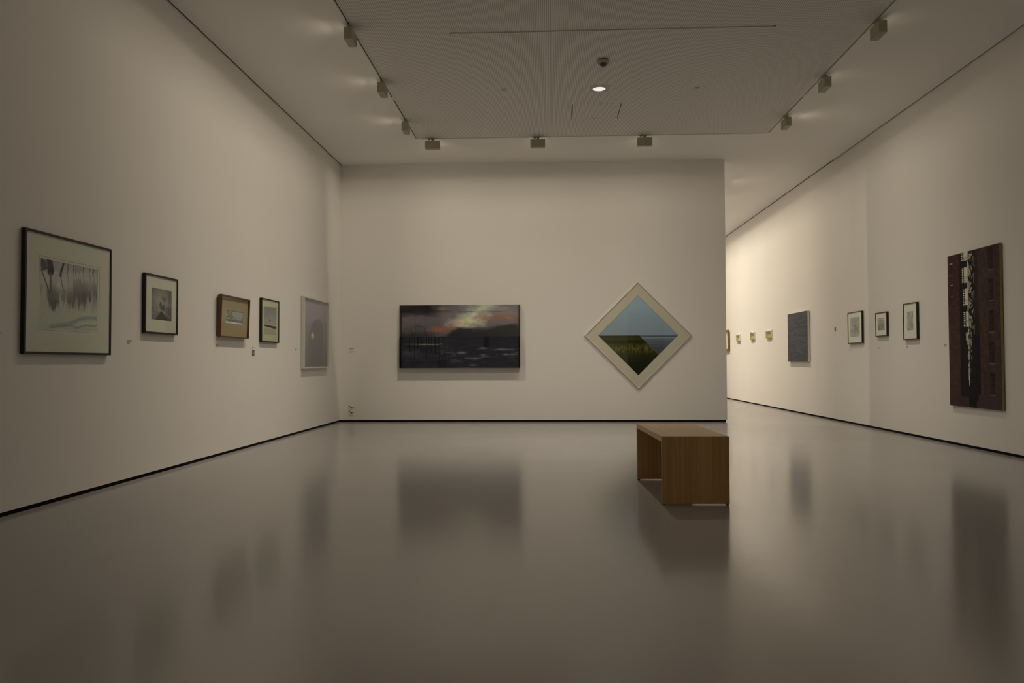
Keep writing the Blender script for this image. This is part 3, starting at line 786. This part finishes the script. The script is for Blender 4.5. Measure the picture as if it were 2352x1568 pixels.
    lo = obj('lower_box', bm, mat('black_box_sides', (.012, .012, .014), rough=.35), t)
    sheet('sea_print', Q, W - .004, hm - .004, D - .0005, 0, .002, lo, (146, 133, 113), M_print)
    # clear box in front of the sky
    e = .003
    boxes('clear_front', [(-W / 2, W / 2, -D, -D + e, hm, h)], M_glass, t)
    boxes('clear_side', [(W / 2 - e, W / 2, -D + e, -.0005, hm, h - e)], M_acrylic, t)
    boxes('clear_side', [(-W / 2, -W / 2 + e, -D + e, -.0005, hm, h - e)], M_acrylic, t)
    boxes('clear_top', [(-W / 2, W / 2, -D + e, -.0005, h - e, h)], M_acrylic, t)
    for s in (-1, 1):
        xx = sorted((s * (W / 2 - .003), s * (W / 2 - .036)))
        boxes('edge_strip', [(xx[0], xx[1], -.030, -.013, hm, h - e)], M_acr_edge, t)
        boxes('edge_strip', [(xx[0], xx[1], -D - .0030, -D - .0006, .001, hm - .002)], M_acr_edge, t)
make_sunset()

# diamond picture
def make_diamond():
    cx, cz, R = 1.5035, 1.4575, .8985
    t = thing('diamond_picture', 'square landscape of sky, grass and sea hung on its corner in a silver frame', 'picture', (cx, YB, cz - R))
    c45 = math.sqrt(.5)
    def rot(X, Z): return (X * c45 - Z * c45, X * c45 + Z * c45 + R)
    def dia_ring(name, r0, r1, y0, y1, m_, parent, zoff=0):
        bm = bmesh.new()
        def rr(r, y): return [bm.verts.new(p) for p in ((0, y, R - r + zoff), (r, y, R + zoff), (0, y, R + r + zoff), (-r, y, R + zoff))]
        a, b, c, d = rr(r0, y0), rr(r1, y0), rr(r1, y1), rr(r0, y1)
        for k in range(4):
            j = (k + 1) % 4
            for p, q in ((a, b), (b, c), (c, d), (d, a)): bm.faces.new((p[k], p[j], q[j], q[k]))
        return obj(name, bm, m_, parent)
    dia_ring('frame', R, R - .013, -.002, -.030, M_silver, t)
    r_in = .6745
    dia_ring('mat_board', R - .010, r_in, -.018, -.020, mat('pale_pink_mat', (.70, .635, .55), rough=.9, var=.01), t)
    n = 170
    P = Pic(n, n, (0, 0, 0), 1)
    sd = r_in * math.sqrt(2) + .004
    xs = np.linspace(-sd / 2, sd / 2, n); X, Z = np.meshgrid(xs, xs); XX, ZZ = rot(X, Z); ZZ = ZZ - R
    XX, ZZ = XX[::-1], ZZ[::-1]       # picture rows run from the top down
    rs = np.random.RandomState(5)
    def at(noise, u, v):
        h, w = noise.shape; return noise[np.clip((v * (h - 1)).astype(int), 0, h - 1), np.clip((u * (w - 1)).astype(int), 0, w - 1)]
    u, v = (XX + .68) / 1.36, (.68 - ZZ) / 1.36
    n1 = at(vnoise(400, 400, 60, 40, 51, 3), u, v); n2 = at(vnoise(400, 400, 8, 10, 53, 4), u, v); ns = at(vnoise(400, 400, 110, 3, 57, 3), u, v); ng = at(vnoise(400, 400, 30, 90, 59, 3), u, v)
    P.I[:] = (98, 102, 101); P.mix(np.clip(ZZ / .6, 0, 1), (106, 116, 114)); P.mix(np.clip(1 - ZZ / .3, 0, 1) * .3, (98, 98, 96))
    land = ZZ < -.004
    P.mix(land * 1., (30, 28, 10)); P.mix(land * np.clip((n2 - .45) * 4, 0, 1) * .5, (44, 42, 16))
    P.mix(land * np.clip(1 - np.abs(ZZ + .06) / .05, 0, 1) * .6, (46, 44, 14))
    P.mix(land * np.clip(1 - np.abs(ZZ + .115) / .03, 0, 1) * .7, (16, 16, 8))
    P.mix(land * np.clip(1 - np.abs(ZZ + .22) / .11, 0, 1) * np.clip((ng - .3) * 2.4, 0, 1), (84, 76, 24))
    P.mix(land * np.clip((-ZZ - .30) / .2, 0, 1) * .85, (16, 18, 8)); P.mix(land * np.clip((ng - .6) * 4, 0, 1) * np.clip((-ZZ - .25) * 4, 0, 1) * .35, (52, 46, 18))
    sea = land & (XX > .02 - ZZ * .95)
    P.mix(sea * 1., (58, 60, 62)); P.mix(sea * np.clip((ns - .45) * 5, 0, 1) * .6, (84, 84, 84)); P.mix(sea * np.clip((-ZZ - .10) / .15, 0, 1) * .55, (40, 38, 42))
    P.mix(sea * (np.abs(ZZ + .045) < .004), (118, 112, 104)); P.mix(sea * (np.abs(ZZ + .028) < .004) * .7, (40, 42, 48))
    P.mix(sea * (np.abs(ZZ + .004) < .003), (60, 76, 92))
    sheet('print', P, sd, sd, .0165, 0, -sd / 2, t, (138, 126, 108), M_print, fn=rot, gain=.88)
    bm = bmesh.new()
    for y in (-.0255, -.0235):
        bm.faces.new([bm.verts.new(p) for p in ((0, y, .012), (R - .012, y, R), (0, y, 2 * R - .012), (-R + .012, y, R))])
    bm.verts.ensure_lookup_table()
    for k in range(4): bm.faces.new((bm.verts[k], bm.verts[(k + 1) % 4], bm.verts[4 + (k + 1) % 4], bm.verts[4 + k]))
    obj('glass', bm, M_glass, t)
    bm = bmesh.new(); r = R - .006
    a = [bm.verts.new(p) for p in ((0, -.001, R - r), (r, -.001, R), (0, -.001, R + r), (-r, -.001, R))]; b = [bm.verts.new((q.co.x, -.006, q.co.z)) for q in a]
    bm.faces.new(a); bm.faces.new(b)
    for k in range(4): bm.faces.new((a[k], a[(k + 1) % 4], b[(k + 1) % 4], b[k]))
    obj('backing_board', bm, M_dark, t)
make_diamond()

# ================================================================ right wall, far to near
def p_bw(seed, w, h, asp, base, dark, kind):
    p = Pic(w, h, base, asp); rs = random.Random(seed); n = vnoise(h, w, 7, 7, seed, 4)
    p.mix(np.clip((n - .5) * 4, 0, 1) * .45, dark)
    if kind == 'star':
        for k in range(46):
            a = rs.uniform(0, 2 * PI); r0, r1 = rs.uniform(.0, .15), rs.uniform(.35, .8); cx_, cy_ = .58, .52
            p.line([(cx_ + r0 * math.cos(a), cy_ + r0 * math.sin(a) / asp), (cx_ + r1 * math.cos(a) * .8, cy_ + r1 * math.sin(a) / asp * .8 + rs.uniform(-.1, .1))], rs.uniform(.010, .022), dark if k % 3 else base, .7)
        p.blob(.6, .55, .14, .10, dark, .8, .7, n, .8); p.mix(np.clip(.2 - p.V, 0, .2) * 4, (88, 80, 70))
    elif kind == 'reeds':
        p.mix(np.clip((p.V - .35) * 3, 0, 1) * .85, (26, 24, 16)); p.mix(np.clip(1 - p.V * 2.5, 0, 1) * .5, (78, 70, 42))
        p.mix(np.clip(1 - np.abs(p.V - .36) / .03, 0, 1) * .6, (108, 100, 80))
        for k in range(16):
            y = rs.uniform(0, .6); p.line([(0, y), (1, y + rs.uniform(.0, .35))], .010, (110, 102, 78) if k % 2 else (36, 34, 26), .6)
        for k in range(12):
            x = rs.uniform(.3, 1); p.line([(x, 1), (x + rs.uniform(-.1, .15), .75)], .014, (112, 104, 78), .7)
    else:
        for k in range(30):
            x = rs.uniform(-.4, .9); y = rs.uniform(-.1, .5); p.line([(x, y), (x + rs.uniform(.25, .6), y + rs.uniform(.3, .6))], rs.uniform(.012, .026), dark if k % 2 else (128, 118, 104), .65)
        p.mix(np.clip((p.V - .45) * 2, 0, 1) * np.clip((n - .4) * 5, 0, 1) * .7, dark)
    return p

framed('black-framed ink picture of radiating branches, beside the small square sign', 'R', 12.490, 13.072, 1.288, 1.787, .033, .014,
       M_blackwood, M_mat_w, p_bw(61, 50, 60, .31 / .40, (98, 92, 76), (44, 40, 34), 'star'), (12.592, 12.994, 1.393, 1.701), (140, 128, 108))
framed('smallest dark brown framed picture, middle of three dark frames on the right wall', 'R', 11.584, 11.979, 1.366, 1.716, .033, .014,
       M_brownblack, M_mat_w, p_bw(67, 45, 55, .177 / .24, (84, 78, 54), (34, 32, 24), 'reeds'), (11.673, 11.913, 1.456, 1.633), (132, 121, 103))
framed('narrow black-framed picture of blurred stalks, nearest of three dark frames on the right wall', 'R', 10.654, 11.058, 1.292, 1.784, .033, .014,
       M_blackwood, M_mat_w, p_bw(71, 40, 70, .252 / .18, (94, 87, 75), (54, 46, 43), 'stalks'), (10.772, 10.951, 1.418, 1.670), (132, 121, 103))

# grey water canvas
def make_grey():
    s0, s1, z0, z1, D = 15.010, 16.252, 1.004, 1.955, .047
    c = (s0 + s1) / 2; w = s1 - s0; h = z1 - z0
    t = thing('grey_canvas', 'dark grey canvas with white edges, alone on the bright part of right wall', 'painting', place('R', c, z0), ROT['R'])
    p = Pic(110, 130, (66, 63, 58), h / w)
    n = vnoise(130, 110, 40, 5, 81, 4, .7); n2 = vnoise(130, 110, 10, 3, 83, 4)
    p.mix(np.clip((n - .45) * 3, 0, 1) * .5, (82, 79, 72)); p.mix(np.clip((.5 - n) * 3, 0, 1) * .5, (46, 42, 37)); p.mix(p.V * np.clip((n2 - .3) * 2, 0, 1) * .35, (50, 46, 40))
    bm = bmesh.new(); add_box(bm, -w / 2, w / 2, -D + .001, -.008, 0, h); bev(bm, .002); obj('canvas_body', bm, M_canvas, t)
    boxes('stretcher', [(-w / 2 + .01, w / 2 - .01, -.008, -.0005, .01, h - .01)], M_brownblack, t)
    sheet('painted_face', p, w - .002, h - .002, D, 0, .001, t, (182, 168, 142), M_paint)
make_grey()

# three small white panels with folded green reliefs
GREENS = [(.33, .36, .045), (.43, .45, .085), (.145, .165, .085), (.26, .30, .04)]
def green(label, s0, s1, z0, z1, peak):
    c = (s0 + s1) / 2; w = s1 - s0; h = z1 - z0
    t = thing('green_relief', label, 'relief', place('R', c, z0), ROT['R'], 'small green reliefs on white panels')
    bm = bmesh.new(); add_box(bm, -w / 2, w / 2, -.030, -.001, 0, h); bev(bm, .002); obj('white_panel', bm, M_canvas, t)
    # facets, in panel fractions (u right, v up); mid-ridge stands proud like folded paper
    top = .84
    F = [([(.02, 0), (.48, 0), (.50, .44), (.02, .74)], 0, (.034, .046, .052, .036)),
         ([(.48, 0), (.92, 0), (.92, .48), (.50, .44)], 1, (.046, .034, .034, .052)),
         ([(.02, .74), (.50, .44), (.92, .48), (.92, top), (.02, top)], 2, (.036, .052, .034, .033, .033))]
    if peak: F.append(([(.12, top), (.70, top), (.34, 1.0)], 2, (.033, .033, .036)))
    for k, (pts, ci, yy) in enumerate(F):
        bm = bmesh.new()
        a = [bm.verts.new(((u - .5) * w, -y_, v * h)) for (u, v), y_ in zip(pts, yy)]
        b = [bm.verts.new((q.co.x, -.030, q.co.z)) for q in a]
        bm.faces.new(a); bm.faces.new(b[::-1])
        for i in range(len(a)): j = (i + 1) % len(a); bm.faces.new((a[i], a[j], b[j], b[i]))
        obj('green_facet', bm, mat('green_fold_%d' % ci, GREENS[ci], rough=.7, var=.04), t)
green('small green relief nearest the grey canvas, rightmost of the three', 17.520, 17.935, 1.528, 1.703, False)
green('middle small green relief of the three, with a pointed top', 18.955, 19.324, 1.533, 1.712, True)
green('small green relief farthest away, leftmost of the three', 20.358, 20.730, 1.533, 1.716, False)

# gold-framed picture half hidden by the partition
t = framed('old gold frame on the far right wall, mostly hidden behind the partition edge', 'R', 21.56, 22.06, 1.312, 1.866, .050, .050,
           M_gold, None, Pic(12, 14, (206, 190, 160), 1), (21.62, 22.0, 1.362, 1.816), (205, 190, 165), glass=False, gap=.010, inset=.02)
t.rotation_euler = (math.radians(2.0), 0, -PI / 2)

# tall city canvas
def make_city():
    s0, s1, z0, z1, D = 8.712, 9.823, .471, 2.268, .033
    c = (s0 + s1) / 2; w = s1 - s0; h = z1 - z0
    t = thing('city_canvas', 'tall dark brick-red canvas of a street between buildings, nearest on the right wall', 'painting', place('R', c, z0), ROT['R'])
    p = Pic(150, 340, (32, 22, 17), h / w)
    U, V = p.U, p.V
    n = vnoise(340, 150, 20, 14, 91, 5); nb = vnoise(340, 150, 90, 20, 93, 2)
    p.mix((U < .27) * 1., (33, 17, 13)); p.mix((U < .27) * np.clip((V - .32) / .2, 0, 1) * .6, (36, 24, 18))
    p.mix((U > .62) * np.clip((n - .35) * 3, 0, 1) * .6, (44, 31, 21)); p.mix((nb > .55) * .18, (52, 38, 30))
    lft = .25 - .02 * V; rgt = .63 - .0 * V
    p.mix(((U > lft) & (U < .53)) * 1., (14, 11, 9)); p.mix(((U >= .53) & (U < rgt)) * np.clip((V - .30) / .25, 0, 1), (12, 10, 9))
    p.mix(((U >= .53) & (U < .60)) * (V <= .5) * .7, (20, 14, 11))
    for k in range(7): p.line([(.58 + k * .024, 0), (.58 + k * .022, .55)], .003, (46, 32, 22), .5)
    # foot of the street
    p.mix(((V > .955) & ((U < .40) | (U > .55))) * 1., (34, 25, 19)); p.mix(((V > .915) & (U > .58)) * 1., (35, 26, 20)); p.mix(((V > .935) & (U < .39)) * .9, (33, 23, 18))
    p.rect(.40, .93, .53, 1.0, (12, 11, 10))
    # platforms and pale sky boxes of the left half of the street
    sky = (118, 108, 84)
    ys = [(.0, .055), (.098, .20), (.238, .345), (.385, .482)]
    for k, (a, b) in enumerate(ys):
        p.rect(.33 + .012 * k, a, .40, b, sky)
        nteeth = 4 if k == 0 else (9 if k < 3 else 8)
        for q in range(nteeth):
            yy = a + (b - a) * (q + .5) / nteeth; p.rect(.285 + .012 * k, yy - .0032, .315 + .012 * k, yy + .0032, (132, 124, 98))
        for q in (.62, .70, .84): p.line([(.33, a + (b - a) * q), (.40, a + (b - a) * q)], .003, (40, 34, 26), .8)
    p.mix((np.abs(U - .412) < .010) * (V < .83), (124, 113, 88)); p.mix((np.abs(U - .412) < .0028) * (V < .83) * .8, (40, 34, 28))
    p.mix((np.abs(U - .412) < .010) * (V > .50) * (V < .83) * (nb > .60) * .8, (24, 20, 15))
    # lattice on the right half
    lat = (U > .425) & (U < .50) & (V < .50)
    nl = vnoise(340, 150, 80, 60, 97, 2)
    p.mix(lat * np.clip((nl - .42) * 6, 0, 1) * .9, (104, 95, 76))
    for k in range(5):
        y0 = .07 + .108 * k
        p.line([(.43, y0 - .01), (.46, y0 + .015)], .020, (10, 9, 8)); p.line([(.46, y0), (.54, y0 + .065)], .014, (12, 10, 9)); p.line([(.46, y0 + .0), (.52, y0 - .05)], .012, (12, 10, 9))
        p.line([(.50, y0 - .005), (.525, y0 - .03), (.525, y0 + .03)], .006, (96, 88, 68), .7)
    # broken light further down
    nd = vnoise(340, 150, 110, 70, 99, 2)
    p.mix(((U > .425) & (U < .465) & (V > .50) & (V < .70)) * np.clip((nd - .5) * 8, 0, 1) * .8, (104, 98, 90))
    p.rect(.36, .52, .395, .575, (108, 99, 74)); p.rect(.37, .575, .395, .60, (96, 88, 62), .8); p.rect(.385, .66, .40, .68, (100, 92, 62), .8)
    p.mix(((U > .42) & (U < .44) & (V > .70) & (V < .86)) * np.clip((nd - .55) * 8, 0, 1) * .7, (92, 86, 72))
    p.mix((np.abs(U - .412) < .006) * (V > .80) * (V < .86), (110, 104, 70))
    # windows of the right-hand building
    for k in range(5):
        y0 = .018 + .192 * k; x0, x1 = .795, .885
        p.rect(x0, y0, x1, y0 + .125, (24, 14, 11), .9); p.blob((x0 + x1) / 2, y0, .048, .012, (17, 11, 9), .9, .4)
        p.rect(x0 + .03, y0 + .02, x0 + .034, y0 + .12, (46, 36, 28), .7); p.rect(x0 + .06, y0 + .02, x0 + .064, y0 + .12, (46, 36, 28), .7)
        p.line([(x0, y0 + .127), (x1, y0 + .127)], .005, (72, 60, 50), .8); p.rect(x0, y0 + .06, x1, y0 + .066, (16, 10, 8))
    # windows on the left building
    for y0 in (.052, .195):
        p.rect(.045, y0, .105, y0 + .008, (88, 76, 66)); p.rect(.05, y0 + .01, .10, y0 + .07, (24, 13, 11), .9); p.line([(.06, y0 + .078), (.10, y0 + .078)], .004, (70, 60, 52), .8)
    p.I += (vnoise(340, 150, 150, 70, 98, 1)[..., None] - .5) * 6
    bm = bmesh.new(); add_box(bm, -w / 2, w / 2, -D + .001, -.007, 0, h); bev(bm, .004, 2); obj('canvas_body', bm, M_ochre, t)
    boxes('stretcher', [(-w / 2 + .008, w / 2 - .008, -.007, -.0005, .008, h - .008)], M_dark, t)
    sheet('painted_face', p, w - .004, h - .004, D, 0, .002, t, (122, 111, 96), M_paint)
make_city()

# ================================================================ wall labels, signs, sockets
def wall_label(label, side, s0, z1, w, rows, ink=None):
    """small caption: thin clear card carrying rows of tiny lettering; s0 = left end seen from the room"""
    sg = -1 if side == 'R' else 1
    hgt = .0088 * rows + .004
    t = thing('wall_label', label, 'label', place(side, s0 + sg * w / 2, z1 - hgt), ROT[side])
    boxes('card', [(-w / 2 - .003, w / 2 + .003, -.0006, 0, -.002, hgt + .002)], M_wall, t)
    rs = random.Random(int(abs(s0) * 1000)); lst = []
    for r in range(rows):
        x = -w / 2; zt = hgt - .003 - r * .0088
        end = w / 2 if r < 1 else w / 2 - w * rs.choice((0, .1, .45, .3))
        if r == rows - 1: end = -w / 2 + w * .4
        while x < end - .004:
            l = min(rs.uniform(.006, .018), end - x)
            lst.append((x, x + l, -.0012, -.0006, zt - .0048, zt)); x += l + .0028
    boxes('lettering', lst, ink or M_ink, t)
wall_label('tiny caption at the left edge of the photo, before the large black frame', 'L', 4.950, 1.214, .088, 2)
wall_label('tiny four-line caption between the two nearest black frames on the left wall', 'L', 6.582, 1.208, .092, 4)
wall_label('tiny caption just below the brown wooden box frame', 'L', 8.390, 1.207, .068, 3)
wall_label('tiny caption above the square sign between brown and black frames', 'L', 9.430, 1.203, .085, 3, M_lightink)
wall_label('tiny caption just left of the deep white frame', 'L', 11.049, 1.211, .085, 3)
wall_label('upper tiny caption on the back wall left of the sunset picture', 'B', -3.421, 1.267, .084, 4, M_ink)
wall_label('lower tiny caption on the back wall left of the sunset picture', 'B', -3.421, 1.211, .084, 4, M_lightink)
wall_label('tiny caption below the frame with radiating branches', 'R', 13.057, 1.206, .080, 3, M_lightink)
wall_label('tiny caption below the smallest brown frame', 'R', 11.970, 1.212, .062, 3)
wall_label('tiny caption below the narrow frame of blurred stalks', 'R', 11.042, 1.211, .066, 4)
wall_label('tiny caption left of the tall brick-red canvas', 'R', 10.014, 1.212, .072, 4)
wall_label('tiny reddish caption at the left edge of the grey canvas', 'R', 16.490, 1.212, .050, 2, mat('reddish_lettering', (.45, .30, .26)))

def square_sign(label, side, s0, z0, sz):
    sg = -1 if side == 'R' else 1
    t = thing('square_sign', label, 'sign', place(side, s0 + sg * sz / 2, z0), ROT[side])
    bm = bmesh.new(); add_box(bm, -sz / 2, sz / 2, -.0025, 0, 0, sz); bev(bm, .0005); obj('plate', bm, M_sign, t)
    w = sz
    boxes('white_symbol', [(-.10 * w, .0 * w, -.0033, -.0025, .40 * w, .50 * w), (.04 * w, .14 * w, -.0033, -.0025, .40 * w, .50 * w), (-.10 * w, .14 * w, -.0033, -.0025, .53 * w, .60 * w)],
          mat('white_print', (.75, .75, .72)), t)
square_sign('small dark grey square sign under a caption, left wall between brown and black frames', 'L', 9.428, 1.095, .072)
square_sign('small grey square sign on right wall between grey canvas and framed branches', 'R', 13.750, 1.518, .070)

t = thing('wall_socket', 'double power socket with red dots low on the back wall by the corner', 'socket', (-3.387, YB, .108))
for k, zc in enumerate((.045, .132)):
    bm = bmesh.new(); add_box(bm, -.042, .042, -.010, 0, zc - .0425, zc + .0425); bev(bm, .002); pl = obj('faceplate', bm, M_socket, t)
    bm = bmesh.new()
    rr_ = [[bm.verts.new((r * math.cos(2 * PI * i / 28) + .002, y, r * math.sin(2 * PI * i / 28) + zc)) for i in range(28)] for r, y in ((.024, -.0101), (.0225, -.013), (.020, -.013), (.019, -.0105))]
    for a, b in zip(rr_[:-1], rr_[1:]):
        for i in range(28): bm.faces.new((a[i], a[(i + 1) % 28], b[(i + 1) % 28], b[i]))
    obj('socket_rim', bm, M_socket, pl, True)
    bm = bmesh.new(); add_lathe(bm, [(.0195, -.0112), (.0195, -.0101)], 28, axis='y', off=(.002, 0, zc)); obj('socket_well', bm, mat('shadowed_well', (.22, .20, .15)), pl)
    boxes('pin_hole', [(-.008, -.003, -.0118, -.0112, zc - .003, zc + .003), (.007, .012, -.0118, -.0112, zc - .003, zc + .003)], M_dark, pl)
    bm = bmesh.new(); add_lathe(bm, [(.0095, -.0105), (.0095, -.0125)], 20, axis='y', off=(-.031, 0, zc + .026)); obj('red_dot', bm, M_red, pl)
    boxes('switch', [(.030, .038, -.0122, -.0100, zc - .008, zc + .012)], M_dark, pl)
